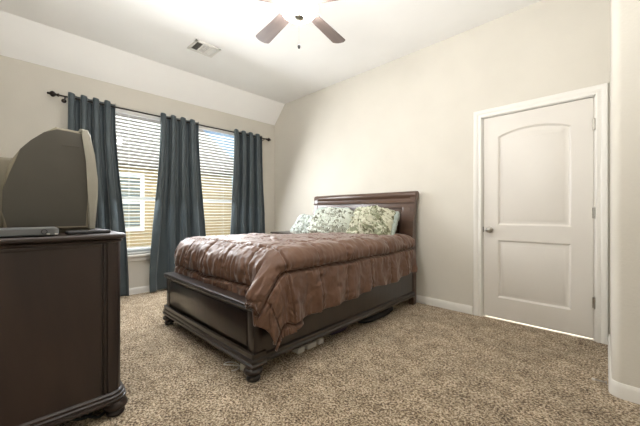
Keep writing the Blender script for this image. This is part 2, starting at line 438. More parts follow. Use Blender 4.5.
window('window_2', W2, 'white window nearer the bed headboard')

def blind(w, label):
    y0, y1 = w[0] + .012, w[1] - .012; xc = XA - .036
    root = thing('window_blind', label, 'blinds', (xc, (y0 + y1) / 2, WZ0), 0, 'window blinds')
    hw = (y1 - y0) / 2; zt = WZ1 - WZ0
    MB().box(-.03, .03, -hw, hw, zt - .05, zt - .003, .004, 1).build('headrail', M['blind'], root)
    MB().box(.030, .036, -hw, hw, zt - .075, zt - .002, .003, 1).build('valance', M['blind'], root)
    sl = MB(); z = .055; tl = rad(4)
    while z < zt - .085:
        vs = []
        pts = [(-.025, 0), (-.012, .0022), (0, .003), (.012, .0022), (.025, 0)]
        top = [(px * cos(tl) - pz * sin(tl), px * sin(tl) + pz * cos(tl)) for px, pz in pts]
        lo_ = [(px, pz - .0026) for px, pz in top[::-1]]
        sl.prism([(a, z + b) for a, b in top + lo_], 'y', -hw + .003, hw - .003)
        z += .0445
    sl.build('slats', M['blind'], root)
    MB().box(-.025, .025, -hw + .003, hw - .003, .012, .032, .004, 1).build('bottom_rail', M['blind'], root)
    c = MB()
    for yy in (-hw * .72, 0, hw * .72):
        for xx in (-.026, .026): c.tube([(xx, yy, .02), (xx, yy, zt - .04)], .0011, 5)
    c.build('ladder_cords', M['blind'], root)
    wd = MB().tube([(.044, -hw + .12, zt - .06), (.046, -hw + .12, zt - .75)], .0035, 6); wd.build('tilt_wand', M['blind'], root)
blind(W1, 'white slatted blind in the window nearer the dresser')
blind(W2, 'white slatted blind in the window nearer the headboard')

# ------------------------------------------------------------------ outside: neighbour house and lawn
struct(MB().box(-30, XA - T - .3, -14, 22, -.3, -.15).build('ground', M['grass']), 'lawn outside the windows', 'lawn')
hs = thing('neighbour_house', 'tan sided house with shingle roof seen through the blinds', 'house', (-8.5, 0, -.15))
HY0, HY1 = -6.0, 4.72
wm = MB().prism([(0, 0), (0, 2.62), (-4, 5.15), (-8, 2.62), (-8, 0)], 'y', HY0, HY1)
z = .1
while z < 2.5:
    wm.prism([(0, z), (.022, z), (.004, z + .15), (0, z + .15)], 'y', HY0, HY1); z += .15
wm.build('siding_wall', M['siding'], hs, smooth=False)
rm = MB(); p_ = .62
for sgn in (1,):
    rm.prism([(.34, 2.42), (.34, 2.52), (-4, 2.52 + 4.34 * p_), (-8.34, 2.52), (-8.34, 2.42), (-4, 2.42 + 4.34 * p_)], 'y', HY0 - .3, HY1 + .28)
rm.build('shingle_roof', M['shingle'], hs, smooth=False)
g = MB().box(.30, .36, HY0 - .3, HY1 + .28, 2.36, 2.52).box(0, .32, HY0 - .3, HY1 + .28, 2.36, 2.40); g.build('eave', M['fascia'], hs, smooth=False)
MB().box(0, .035, 2.46, 2.60, 0, 2.4).build('corner_board', M['siding'], hs, smooth=False)
wf = MB(); wy0, wy1, wz0, wz1 = 1.30, 2.20, .86, 2.12
for a in ((wy0 - .09, wy0, wz0 - .09, wz1 + .09), (wy1, wy1 + .09, wz0 - .09, wz1 + .09), (wy0, wy1, wz1, wz1 + .09), (wy0, wy1, wz0 - .09, wz0), (wy0, wy1, 1.45, 1.5)):
    wf.box(-.05, .045, *a)
wfo = wf.build('house_window', M['vinyl'], hs, smooth=False)
wb_ = MB(); z = wz0
while z < wz1: wb_.box(.0, .02, wy0, wy1, z, z + .045); z += .055
wb_.build('house_window_blind', mat('house_blind', lin(104, 120, 124), .5), wfo, smooth=False)

# ------------------------------------------------------------------ curtains
XRD, ZRD = -4.40, 2.378
rod = thing('curtain_rod', 'dark bronze curtain rod with ball finials above the windows', 'curtain rod', (XRD, 1.75, ZRD))
MB().tube([(0, .34 - 1.75, 0), (0, 3.12 - 1.75, 0)], .0095, 14).build('rod', M['iron'], rod)
fin = [(0, 0), (.012, 0), (.016, .006), (.012, .012), (.009, .02), (.012, .026), (.022, .036), (.026, .048), (.022, .06), (.011, .069), (.008, .074), (.011, .079), (.008, .086), (0, .09)]
fin = [(a * 1.25, b * 1.15) for a, b in fin]
fo = MB().lathe(fin, axis='y', n=18, cap=False).build('finial', M['iron'], rod, loc=(0, 3.115 - 1.75, 0))
f2 = fo.copy(); COL.objects.link(f2); f2.parent = rod; f2.location = (0, .345 - 1.75, 0); f2.rotation_euler = (0, 0, pi)
for yb in (.395, 1.71, 3.075):
    b = MB().lathe([(.0, 0), (.024, 0), (.024, .006), (.012, .012), (0, .012)], (XA - XRD + .0, yb - 1.75, -.02), 16, 'x', cap=False)
    b.tube([(XA - XRD + .005, yb - 1.75, -.02), (-.03, yb - 1.75, -.022), (-.008, yb - 1.75, -.016), (0, yb - 1.75, -.0125)], .006, 8)
    b.tube([(-.013, yb - 1.75, .002), (-.011, yb - 1.75, -.008), (0, yb - 1.75, -.013), (.011, yb - 1.75, -.008), (.013, yb - 1.75, .002)], .004, 6)
    b.build('bracket', M['iron'], rod)

def curtain(y0, y1, b0, b1, npl, seed, label):
    """y0..y1 at the rod, b0..b1 at the floor, npl pleat waves"""
    root_y = (y0 + y1) / 2
    rng = random.Random(seed)
    NU, NV = npl * 28, 90
    ztop, zbot = ZRD + .045, .022
    ph = [rng.uniform(-.25, .25) for _ in range(npl * 2 + 2)]
    m = MB(); rows = []
    for j in range(NV + 1):
        v = j / NV; z = ztop + (zbot - ztop) * v; row = []
        fl = sstep(.03, 1, v)
        for i in range(NU + 1):
            u = i / NU
            # pleats wander a little, and merge lower down
            q = u * npl
            w = q + .10 * fl * sin(q * 2.1 + seed) + .16 * fl * fbm(u * 3, v * 1.6, seed)
            amp = .050 * (1 - .12 * fl) * (1 + .35 * fl * fbm(u * 5, 7.1, seed))
            xo = amp * sin(2 * pi * w)
            ya, yb = y0 + (b0 - y0) * fl, y1 + (b1 - y1) * fl
            y = ya + (yb - ya) * u - .013 * sin(4 * pi * w)
            # small puckers in the cloth
            xo += .010 * fl * fbm(u * 9, z * 2.2, seed + 3) + .004 * fbm(u * 20, z * 8, seed + 9)
            zz = z + (.006 * fbm(u * 6, 2.2, seed) if v > .97 else 0)
            if v == 0: zz += .004 * sin(2 * pi * w * 2)
            row.append((xo, y - root_y, zz))
        rows.append(row)
    m.grid(rows)
    o = m.build('curtain', M['curtain'], angle=180); o.location = (XRD, root_y, 0)
    so = o.modifiers.new('thick', 'SOLIDIFY'); so.thickness = .0025; so.offset = 0
    tag(o, label, 'curtain', 'slate curtains on one rod')
    # grommet rings where the wave crosses the rod
    for kx in range(npl * 2):
        u = (kx + .5) / (npl * 2)
        yy = y0 + (y1 - y0) * (kx / 2) / npl if False else y0 + (y1 - y0) * (kx + .02) / (2 * npl)
        if kx == 0: yy = y0 + (y1 - y0) * .03
        g = MB(); ring = []
        sl = 1 if kx % 2 == 0 else -1
        tdir = Vector((sl * .78, .62, 0)).normalized()
        for t in range(20):
            a = 2 * pi * t / 20; pnt = tdir * cos(a) * .019 + Vector((0, 0, 1)) * sin(a) * .019
            ring.append((pnt.x, yy - root_y + pnt.y, ZRD + pnt.z))
        g.tube(ring, .0045, 8, closed=True); go = g.build('grommet', M['nickel'], o)
    return o
curtain(.42, .87, .39, 1.02, 4, 1, 'slate blue grommet curtain behind the television')
curtain(1.385, 1.91, 1.25, 2.05, 4, 2, 'slate blue grommet curtain hanging between the two windows')
curtain(2.49, 3.03, 2.40, 3.12, 4, 3, 'slate blue grommet curtain near the room corner')

# ------------------------------------------------------------------ bed
BO, BR = (-2.36, 1.03), rad(1.0)
bed = thing('bed_frame', 'dark wood sleigh bed with tall headboard and low panelled footboard', 'bed', (BO[0], BO[1], 0), BR)
HW = .74
BL = 2.26
# footboard
post = .075
fbm_ = MB()
fbm_.box(-HW, -HW + post, .012, .075, .09, .455, .008, 2).box(HW - post, HW, .012, .075, .09, .455, .008, 2)
fbm_.box(-HW + post, HW - post, .022, .066, .10, .455)
foot = fbm_.build('footboard', M['darkwood'], bed)
MB().box(-HW + post + .012, HW - post - .012, .012, .026, .205, .425, .008, 2).build('footboard_panel', M['darkwood'], foot)
tr = MB(); tr.sweep([(-HW - .012, .043), (HW + .012, .043)], [(-.045, .452), (.045, .452), (.048, .460), (.043, .468), (.050, .474), (.050, .484), (.043, .490), (-.043, .490), (-.050, .484), (-.050, .474), (-.043, .468), (-.048, .460)])
tr.build('footboard_rail', M['darkwood'], foot)
# stepped base moulding around the foot and along the sides
bp = [(-.0, .088), (.015, .092), (.021, .098), (.021, .110), (.015, .117), (.012, .120), (.016, .128), (.016, .140), (.011, .147), (.008, .150), (.011, .158), (.011, .170), (.012, .180), (0, .186)]
fw = MB().sweep([(HW, .10), (HW, .005), (-HW, .005), (-HW, .10)][::-1], [(-o, z) for o, z in bp][::-1])
fw.build('footboard_moulding', M['darkwood'], foot)
bun = [(0, 0), (.026, 0), (.033, .006), (.036, .018), (.033, .030), (.028, .036), (.034, .042), (.045, .054), (.048, .066), (.044, .078), (.036, .086), (.036, .094), (0, .094)]
for sx in (-1, 1):
    MB().lathe(bun, n=24, cap=False).build('bun_foot', M['darkwood'], bed, loc=(sx * (HW - .033), .03, 0)).scale = (1.28, 1.28, 1)
HH = .825; HX = -.095     # headboard half width and sideways offset
# side rails
for sx, xa, xb in ((1, HW - .03, HX + HH - .02), (-1, -HW + .03, HX - HH + .04)):
    r_ = MB().prism([(xa - .015, .07), (xa + .015, .07), (xb + .015, BL - .06), (xb - .015, BL - .06)], 'z', .12, .42)
    ro = r_.build('side_rail', M['darkwood'], bed)
    pr = [(-.02, .10), (.020, .10), (.026, .108), (.026, .120), (.018, .128), (.020, .136), (.020, .150), (.010, .160), (-.02, .166)]
    pth = [(xa + .012, .07), (xb + .012, BL - .055)] if sx > 0 else [(xb - .012, BL - .055), (xa - .012, .07)]
    MB().sweep(pth, [(-o, z) for o, z in pr]).build('rail_moulding', M['darkwood'], ro)
# headboard: sleigh posts (side profile y,z) scrolled back at the top
fr = [(2.205, 0), (2.200, .10), (2.196, .30), (2.190, .50), (2.180, .66), (2.176, .78), (2.186, .90), (2.206, 1.02), (2.226, 1.12), (2.238, 1.20), (2.243, 1.255), (2.247, 1.285)]
bk = [(2.335, 1.262), (2.318, 1.232), (2.300, 1.19), (2.290, 1.12), (2.282, 1.02), (2.270, .90), (2.264, .78), (2.268, .66), (2.274, .50), (2.276, .30), (2.276, .10), (2.276, 0)]
scroll = [(2.252, 1.305), (2.268, 1.320), (2.292, 1.325), (2.318, 1.318), (2.334, 1.300), (2.340, 1.280)]
for sx in (-1, 1):
    MB().prism(fr + scroll + bk, 'x', HX + sx * HH, HX + sx * (HH - .062), .006, 2).build('headboard_post', M['headwood'], bed)
def hy(z):
    for (a, za), (b, zb) in zip(fr, fr[1:]):
        if za <= z <= zb: return a + (b - a) * (z - za) / (zb - za)
    return fr[-1][0]
pf = [(hy(z) + .035, z) for z in (.25, .4, .55, .7, .8, .9, 1.0, 1.1, 1.17)]
MB().prism(pf + [(y + .03, z) for y, z in pf[::-1]], 'x', HX - HH + .05, HX + HH - .05).build('headboard', M['headwood'], bed)
# frame rails on the headboard + raised panels following the curve
def hb_slab(x0, x1, z0, z1, lift, th, bev=.004, n=8):
    zz = [z0 + (z1 - z0) * i / n for i in range(n + 1)]
    x0 += HX; x1 += HX; f_ = [(hy(z) + .035 - lift, z) for z in zz]
    return MB().prism(f_ + [(y + th, z) for y, z in f_[::-1]], 'x', x0, x1, bev, 2)
hb_slab(-HH + .06, HH - .06, 1.135, 1.20, .028, .02).build('headboard_rail', M['headwood'], bed)
for x0, x1 in ((-HH + .06, -HH + .16), (-.045, .045), (HH - .16, HH - .06)):
    hb_slab(x0, x1, .45, 1.135, .028, .02).build('headboard_stile', M['headwood'], bed)
for x0, x1 in ((-HH + .185, -.07), (.07, HH - .185)):
    hb_slab(x0, x1, .50, 1.11, .014, .02, .010).build('headboard_panel', M['headwood'], bed)
cr = MB(); pc = [(2.222, 1.195), (2.240, 1.215), (2.252, 1.245), (2.245, 1.262), (2.236, 1.275), (2.238, 1.300), (2.256, 1.322), (2.290, 1.332), (2.322, 1.324), (2.338, 1.300), (2.330, 1.275), (2.305, 1.240), (2.290, 1.195)]
cr.prism(pc, 'x', HX - HH - .008, HX + HH + .008, .004, 2).build('headboard_crown', M['headwood'], bed)

BM = Matrix.Translation((BO[0], BO[1], 0)) @ Matrix.Rotation(BR, 4, 'Z')
mt = MB().box(-.66, .66, .13, 2.14, .20, .48, .03, 3).box(-.68, .66, .15, 2.15, .485, .705, .07, 4).build('mattress', M['mattress'])
mt.matrix_world = BM; tag(mt, 'mattress and box spring under the brown comforter', 'mattress')

# comforter ----------------------------------------------------------------------
def make_comforter():
    sR, sL0, tF, tH, Rs, Z0 = .66, -.715, .27, 2.12, .11, .815
    Lf = .50
    def Lr(t): # side overhang by position along the bed (arc length)
        base = .555 + (.475 - .555) * sstep(.35, 2.05, t)
        return base + .055 * (1 - sstep(.05, .55, t)) + .012 * sin(t * 9.0) + .016 * fbm(t * 2.3, 4.4)
    NA, NB_ = 360, 420
    # parameters: s axis from -(left hang) to right hang, t axis from -foot hang to head
    ss = []
    for i in range(NA + 1): ss.append(i / NA)
    rows = []
    sp = .335
    LL = .42
    for j in range(NB_ + 1):
        tv = j / NB_
        t = (tF - Lf) + (tH - (tF - Lf)) * tv
        b = max(0, tF - t); tc = max(t, tF)
        Lrt = Lr(t); sL = sL0 - .17 * sstep(.2, 2.1, t)
        row = []
        for i in range(NA + 1):
            s = (sL - LL) + ((sR + Lrt) - (sL - LL)) * ss[i]
            right = s > 0
            a = max(0, s - sR) if right else max(0, sL - s)
            sc = max(sL, min(sR, s)); sg = 1 if right else -1
            # overhang length and direction
            r = (a ** 3 + b ** 3) ** (1 / 3) if (a > 0 and b > 0) else max(a, b)
            ph = atan2(b, a) if r > 0 else 0
            pd = ph * 180 / pi
            Rr = Rs + .065 * (b / (a + b + 1e-6)) ** 2
            if not right: Rr = Rs + .065 * (b / (a + b + 1e-6))
            arc = Rr * pi / 2
            if r < arc: out, drop = Rr * sin(r / Rr), Rr * (1 - cos(r / Rr))
            else: out, drop = Rr, Rr + (r - arc)
            dmax = (.305 + .055 * sstep(74, 82, pd) + 1.0 * (1 - sstep(56, 67, pd))) if b > 0 else 9
            if not right: dmax = .350 + .2 * (1 - sstep(20, 64, pd))
            if drop > dmax: drop = dmax + .01 * (drop - dmax)
            # at the corner the cloth swings outward over the post
            if a > 0 and b > 0 and right:
                rt = min(.128 / max(.1, cos(ph)), .318 / max(.1, sin(ph)))
                rt = max(Rr, rt)
                rt = rt + (Rr - rt) * sstep(74, 80, pd)
                out = out + (rt - Rr) * sstep(.05, .27, drop)
            # hanging side bells out slightly
            if right and a > 0: out += .035 * cos(ph) * sstep(.12, .55, drop) * (1 - sstep(1.4, 2.1, t) * .6)
            dx, dy = cos(ph) * sg, -sin(ph)
            if r == 0: dx = dy = 0
            x = sc + dx * out; y = tc + dy * out; zz = Z0 - drop
            # slump of the top toward the window side and head
            top = 1 - sstep(0, .1, r)
            zz -= .085 * sstep(.05, .85, -s) * sstep(.9, 1.9, t) * (1 if r == 0 else max(0, 1 - drop * 2))
            zz += .012 * top * sin((s + .4) * 2.2) * sin(t * 1.7)
            # quilting: seams pull down, boxes puff
            us = (s - (sR + .215)) / sp; ut = (t - (tF - .03)) / sp
            wob = .04 * fbm(s * 3, t * 3, 2.0)
            fs = abs(((us + wob + .5) % 1) - .5) * sp; ft = abs(((ut + wob + .5) % 1) - .5) * sp
            dm = min(fs, ft)
            side_ = sstep(.02, .12, a)
            foot_ = sstep(.03, .12, b) * (1 - side_)
            topf = 1 - .38 * (1 - side_) * (1 - foot_)
            groove = max(math.exp(-(fs / .010) ** 2), math.exp(-(ft / .010) ** 2) * (1 - .55 * side_))
            puff = topf * (.017 * (1 - math.exp(-fs / .024)) * (1 - math.exp(-(ft + .05 * side_) / .024)) - .036 * groove)
            # puckers across the seams
            puck = 0
            if fs < .09: puck += (1 - fs / .09) * .004 * sin(t * 95 + 6 * fbm(s * 4, t * 6, 1))
            if ft < .09: puck += (1 - ft / .09) * .004 * sin(s * 95 + 6 * fbm(s * 6, t * 4, 3))
            wr = .012 * fbm(s * 5.5, t * 5.5, 8) + .005 * fbm(s * 16, t * 13, 4) + .008 * noise.ridged_multi_fractal(Vector((s * 7 + .6 * t, t * 9, 3.3)), 1, 2, 3, 1, 2) * .6
            nx, ny, nz = 0, 0, 1
            if r > 0:
                an = min(r / Rr, pi / 2); nx, ny, nz = dx * sin(an), dy * sin(an), cos(an)
            fold = 0
            if a > 0 and b == 0 or (a > 0 and b > 0 and pd < 50 and right):
                al = t if b == 0 else tF - .30 * ph
                g = sstep(.12, .45, drop)
                fold = g * (.016 * sin(al * 2 * pi / .23 + 3.5 * fbm(al * 2, drop * 1.5, 5)) + .012 * fbm(al * 9, drop * 3, 6))
                if not right: fold *= .3
            if b > .05 and pd > 62 or (b > .05 and a == 0):
                g = sstep(.05, .16, drop)
                fold = g * (.008 * sin(s * 2 * pi / .075 + 6 * fbm(s * 4, drop * 2, 9)) + .012 * fbm(s * 11, drop * 3, 7)) - .004 * g
            dsp = puff * (1 if not (b > .1 and a == 0) else .7) + puck + wr * .9 + fold
            row.append((x + nx * dsp, y + ny * dsp, zz + nz * dsp))
        rows.append(row)
    m = MB(); m.grid(rows)
    o = m.build('comforter', M['comforter'], angle=180)
    so = o.modifiers.new('thick', 'SOLIDIFY'); so.thickness = .016; so.offset = -1
    o.matrix_world = BM
    return tag(o, 'brown quilted comforter draped over the bed', 'comforter')
make_comforter()

# pillows --------------------------------------------------------------------------
def pillow(loc, rot, w, h, d, seed, m, label, flange=.0, wr=1.0):
    N = 64; mb = MB()
    for side in (1, -1):
        rows = []
        for i in range(N + 1):
            row = []
            for j in range(N + 1):
                u, v = i / N * 2 - 1, j / N * 2 - 1
                # rounded-square outline with soft pulled-in edges
                k = 1 - .05 * (1 - abs(v) ** 2) * abs(u) ** 6 - .10 * abs(v) ** 5 * abs(u) ** 3
                k2 = 1 - .05 * (1 - abs(u) ** 2) * abs(v) ** 6 - .12 * abs(u) ** 5 * abs(v) ** 3
                x, y = u * w / 2 * k, v * h / 2 * k2
                e = max(0, (1 - abs(u) ** 2.6) * (1 - abs(v) ** 2.6)) ** .5
                z = d / 2 * e
                g = e ** .6
                n1 = fbm(u * 2.1 + seed, v * 2.1, side * .7)
                rid = 1 - 1.3 * abs(fbm(u * 3.0 + seed * 1.7 + .8 * n1, v * 3.2 + .6 * u, side * 2.0))
                z += wr * g * (.022 * n1 + .030 * (rid - .75)) + wr * .008 * g * fbm(u * 9, v * 9, seed)
                z -= .02 * wr * sstep(.1, -.9, v) * g * 0
                x += .012 * fbm(v * 3, seed, 1) * abs(u) ** 4; y += .014 * fbm(u * 3, seed, 2) * abs(v) ** 4
                edge = (abs(u) > .999 or abs(v) > .999)
                zz = 0 if edge else side * max(z, .002)
                row.append((x, y, zz + .018 * sin(u * 2 + seed) * wr))
            rows.append(row)
        mb.grid(rows)
    o = mb.build('pillow', m, angle=180)
    o.matrix_world = BM @ Matrix.Translation(loc) @ Matrix.Rotation(rot[2], 4, 'Z') @ Matrix.Rotation(rot[0], 4, 'X') @ Matrix.Rotation(rot[1], 4, 'Y')
    return tag(o, label, 'pillow', 'pillows against the headboard')
pillow((-.44, 2.035, .965), (rad(60), rad(3), rad(-4)), .66, .44, .15, 11, M['sage'], 'plain sage pillow showing above the left leaf print pillow', wr=.7)
pillow((.37, 2.04, .895), (rad(58), rad(-16), rad(4)), .58, .38, .14, 12, M['sage'], 'plain sage pillow peeking out behind the right leaf print pillow', wr=.8)
pillow((-.63, 1.89, .885), (rad(40), rad(16), rad(16)), .56, .40, .17, 13, M['printpale'], 'pale leaf print pillow slumped at the window side of the bed', wr=1.7)
pillow((-.24, 1.845, .94), (rad(52), rad(4), rad(-7)), .76, .43, .20, 14, M['print'], 'crumpled green leaf print pillow in the middle of the bed', wr=2.1)
pillow((.34, 1.895, .945), (rad(54), rad(-3), rad(8)), .56, .44, .21, 15, M['printcream'], 'crumpled green leaf print pillow nearest the door', wr=2.1)

# nightstand -------------------------------------------------------------------------
ns = thing('nightstand', 'dark wood nightstand between the bed and the corner', 'nightstand', (-3.74, 3.13, 0))
MB().box(-.27, .27, -.21, .21, .735, .765, .008, 2).build('top', M['darkwood'], ns)
MB().box(-.25, .25, -.19, .19, .12, .735, .004, 1).build('body', M['darkwood'], ns)
for z0 in (.16, .44):
    dr = MB().box(-.225, .225, -.207, -.186, z0, z0 + .25, .005, 2).build('drawer', M['darkwood'], ns)
    MB().lathe([(0, 0), (.007, 0), (.006, .012), (.014, .018), (.014, .024), (0, .028)], (0, 0, 0), 14, 'y', cap=False).build('knob', M['iron'], dr, loc=(0, -.235, z0 + .125))
for sx in (-1, 1):
    for sy in (-1, 1): MB().lathe(bun, n=16, cap=False).build('bun_foot', M['darkwood'], ns, loc=(sx * .21, sy * .15, 0)).scale = (1, 1, 1.28)

# things under the bed ------------------------------------------------------------------
def carton(x, y, rz, sx, sy, sz, m, name, label, cat, group=None):
    o = MB().box(-sx / 2, sx / 2, -sy / 2, sy / 2, 0, sz, .004, 2).build(name, m); o.location = (x, y, 0); o.rotation_euler = (0, 0, rz)
    return tag(o, label, cat, group)
for (y_, w_, lab) in ((1.535, .07, 'small white box under the side rail, nearest the bed foot'), (1.65, .095, 'white box under the side rail, middle of the three'), (1.755, .055, 'small white box under the side rail, nearest the headboard')):
    carton(-1.80, y_, BR, .18, w_, .040, M['white'], 'white_box', lab, 'box', 'white boxes under the bed')
def softbag(x, y, rz, sx, sy, sz, m, name, label, cat, seed):
    mb = MB(); rows = []
    for i in range(13):
        a = -pi / 2 + pi * i / 12; row = []
        for k in range(28):
            b = 2 * pi * k / 28
            cx = math.copysign(abs(cos(b)) ** .6, cos(b)); sy_ = math.copysign(abs(sin(b)) ** .6, sin(b))
            ca = cos(a) ** .5 if cos(a) > 0 else 0
            p = Vector((sx / 2 * cx * ca, sy / 2 * sy_ * ca, sz / 2 * (1 + math.copysign(abs(sin(a)) ** .7, sin(a)))))
            p *= 1 + .06 * fbm(p.x * 9, p.y * 9, seed)
            p.z = max(0, min(p.z, sz)); row.append(p)
        rows.append(row)
    mb.grid(rows, closed_v=True); o = mb.build(name, m, angle=60); o.location = (x, y, 0); o.rotation_euler = (0, 0, rz); return tag(o, label, cat)
softbag(-1.86, 2.03, .05, .26, .30, .07, M['plum'], 'cloth_bundle', 'dark plum cloth bundle under the bed beyond the white boxes', 'cloth', 1)
softbag(-1.80, 2.60, .02, .26, .60, .075, M['blackcloth'], 'soft_bag', 'flat black bag under the bed near the headboard', 'bag', 2)
pa = thing('power_adapter', 'white plug adapter with a looped pale cable under the footboard', 'adapter', (-1.80, 1.10, 0), .2)
MB().box(-.03, .03, -.02, .02, 0, .05, .006, 2).build('body', M['white'], pa)
lp = [(-.03, 0, .02)] + [(-.10 - .07 * cos(a) * .9, -.03 + .045 * sin(a), .006 + .012 * (1 - t / 14)) for t, a in ((t, -.6 + t * .33) for t in range(15))]
MB().tube(lp, .004, 8).build('cable', M['white'], pa)['label'] = 'pale looped cable'

# ------------------------------------------------------------------ dresser
DXR, DXL, DY0, DY1 = -1.876, -3.46, -.235, .405
dz = thing('dresser', 'dark wood dresser with rounded corner posts and bun feet', 'dresser', ((DXR + DXL) / 2, (DY0 + DY1) / 2, 0))
ox, oy = (DXR + DXL) / 2, (DY0 + DY1) / 2
hx, hyy = (DXR - DXL) / 2, (DY1 - DY0) / 2
MB().box(-hx + .02, hx - .012, -hyy, hyy - .02, .12, .925).build('carcass', M['dresswood'], dz)
# end panel: framed, with a fine groove next to the post
for sx in (-1, 1):
    e = MB().box(sx * (hx - .02), sx * (hx - .004), -hyy, hyy - .090, .13, .91, .003, 1)
    e.build('end_panel', M['dresswood'], dz)
    e = MB().box(sx * (hx - .02), sx * (hx - .001), hyy - .084, hyy - .074, .13, .91, .003, 2)
    e.box(sx * (hx - .02), sx * (hx - .002), -hyy, hyy - .091, .895, .918, .004, 2)
    e.build('end_moulding', M['dresswood'], dz)
    # quarter-round corner post
    pts = [(hx - .075, hyy - .07), (hx - .005, hyy - .07)]
    for q in range(9):
        a = q / 8 * pi / 2; pts.append((hx - .065 + .065 * cos(a), hyy - .065 + .065 * sin(a)))
    pts += [(hx - .075, hyy)]
    MB().prism([(sx * a, b) for a, b in pts], 'z', .12, .925).build('corner_post', M['dresswood'], dz, angle=25)
def rr_path(hx_, hy0, hy1, r, n=8):
    # closed outline with rounded front (+y) corners, counter clockwise
    pts = [(-hx_, hy0), (hx_, hy0)]
    for q in range(n + 1): a = q / n * pi / 2; pts.append((hx_ - r + r * cos(a), hy1 - r + r * sin(a)))
    for q in range(n + 1): a = pi / 2 + q / n * pi / 2; pts.append((-hx_ + r + r * cos(a), hy1 - r + r * sin(a)))
    return pts
def stacked(prof, hx_, hy0, hy1, r):
    mb = MB(); rows = []
    for o, z in prof: rows.append([(x, y, z) for x, y in rr_path(hx_ + o, hy0, hy1 + o, r + o)])
    Rw = mb.grid(rows, closed_v=True); mb.bm.faces.new(Rw[0][::-1]); mb.bm.faces.new(Rw[-1]); return mb
stacked([(.0, .915), (.008, .918), (.010, .926), (.006, .931), (.016, .934), (.024, .940), (.026, .948), (.024, .955), (.018, .960)], hx, -hyy, hyy, .06).build('top', M['dresswood'], dz, angle=30)
stacked([(.012, .078), (.022, .080), (.026, .086), (.025, .094), (.017, .097), (.016, .099), (.021, .102), (.021, .110), (.014, .114), (.010, .116), (.013, .119), (.012, .126), (.004, .131), (0, .133)], hx, -hyy, hyy, .06).build('base_moulding', M['dresswood'], dz, angle=30)
dbun = [(0, 0), (.032, 0), (.040, .005), (.043, .015), (.038, .025), (.034, .029), (.046, .036), (.056, .047), (.057, .057), (.050, .070), (.044, .080), (0, .080)]
for sx in (-1, 1):
    for yy in (hyy - .028, -hyy + .06): MB().lathe(dbun, n=24, cap=False).build('bun_foot', M['dresswood'], dz, loc=(sx * (hx - .028), yy, 0))
for cxi in range(3):
    for rz_ in range(3):
        w = (2 * hx - .22) / 3; x0 = -hx + .11 + cxi * w
        dr = MB().box(x0 + .01, x0 + w - .01, hyy - .03, hyy - .004, .165 + rz_ * .25, .165 + rz_ * .25 + .232, .006, 2).build('drawer', M['dresswood'], dz)
        MB().lathe([(0, 0), (.008, 0), (.007, .012), (.016, .018), (.016, .026), (0, .03)], (0, 0, 0), 14, 'y', cap=False).build('knob', M['iron'], dr, loc=(x0 + w / 2, hyy - .004, .28 + rz_ * .25))

# television ---------------------------------------------------------------------------
ZD = .960
TX = -2.10; TWD = .76
tv = thing('television', 'bulky grey tube television seen from its side on the dresser', 'television', (TX - TWD / 2, .14, ZD))
hw = TWD / 2
# shell profile in (y,z), relative to (0.14, ZD)
sh = [(.150, .025), (.146, .20), (.137, .40), (.118, .548), (.115, .560), (.012, .566), (-.034, .528), (-.084, .478), (-.122, .428), (-.150, .378), (-.172, .310), (-.182, .22), (-.184, .12), (-.180, .025)]
vs = MB().prism(sh, 'x', -hw, hw, .014, 3)
n_shell = len(vs.bm.faces)
for sgn in (-1, 1):
    for r_i in range(3):
        for k_ in range(9):
            y0 = -.155 + k_ * .029; vs.box(sgn * (hw - .002), sgn * (hw + .0006), y0, y0 + .018, .075 + r_i * .028, .080 + r_i * .028)
shell = vs.build('shell', M['tvgrey'], tv, angle=30)
shell.data.materials.append(M['tvdark'])
for p in shell.data.polygons[n_shell:]: p.material_index = 1
# bezel, lofted forward of the shell
bz_out = [(.158, .018), (.178, .018), (.184, .12), (.190, .20), (.190, .30), (.176, .44), (.157, .545), (.146, .572), (.112, .575), (.118, .548), (.137, .40), (.146, .20), (.150, .025)]
MB().prism(bz_out, 'x', -hw - .008, hw + .008, .009, 3).build('bezel', M['tvsilver'], tv, angle=35)['label'] = 'silver front bezel'
MB().prism([(.18, .06), (.196, .20), (.196, .30), (.183, .44), (.168, .51), (.17, .5), (.17, .06)], 'x', -hw + .05, hw - .05, .004, 1).build('screen', M['tvscreen'], tv, angle=30)
# narrower tube housing behind
rear = [(-.10, .03), (-.10, .395), (-.20, .39), (-.30, .35), (-.335, .28), (-.345, .12), (-.335, .03)]
MB().prism(rear, 'x', -hw + .07, hw - .07, .02, 3).build('tube_housing', M['tvgrey'], tv, angle=35)
MB().box(-hw + .06, hw - .06, -.17, .17, 0, .03, .006, 2).build('stand', M['tvgrey'], tv)
vg = MB().box(hw - .004, hw + .0010, .035, .112, .468, .476, .001, 1); vg.build('grip_slot', M['tvdark'], shell)

# silver player and remote --------------------------------------------------------------
pl = thing('disc_player', 'flat silver disc player on the near edge of the dresser', 'disc player', (-1.98, .02, ZD))
pb = stacked([(-.004, .006), (0, .010), (0, .036), (-.006, .040)], .095, -.17, .128, .02); pb.build('case', M['player'], pl, angle=40)
MB().lathe([(.0085, 0), (.0115, .001), (.0115, .0035), (.0085, .004)], (.0945, .075, .023), 18, 'x', cap=False).build('power_button', M['blackpl'], pl)
for yy in (.083, .112): MB().box(.094, .0965, yy, yy + .012, .009, .014, .0008, 1).build('key', M['white'], pl)
for sx in (-1, 1):
    for yy in (-.14, .10): MB().lathe([(0, 0), (.010, 0), (.010, .007), (0, .007)], n=12, cap=False).build('rubber_foot', M['rubber'], pl, loc=(sx * .075, yy, 0))
rc = thing('remote_control', 'black remote control lying on the dresser beside the television', 'remote', (-1.995, .275, ZD), rad(8))
MB().box(-.023, .023, -.095, .095, 0, .018, .006, 3).build('case', M['blackpl'], rc)
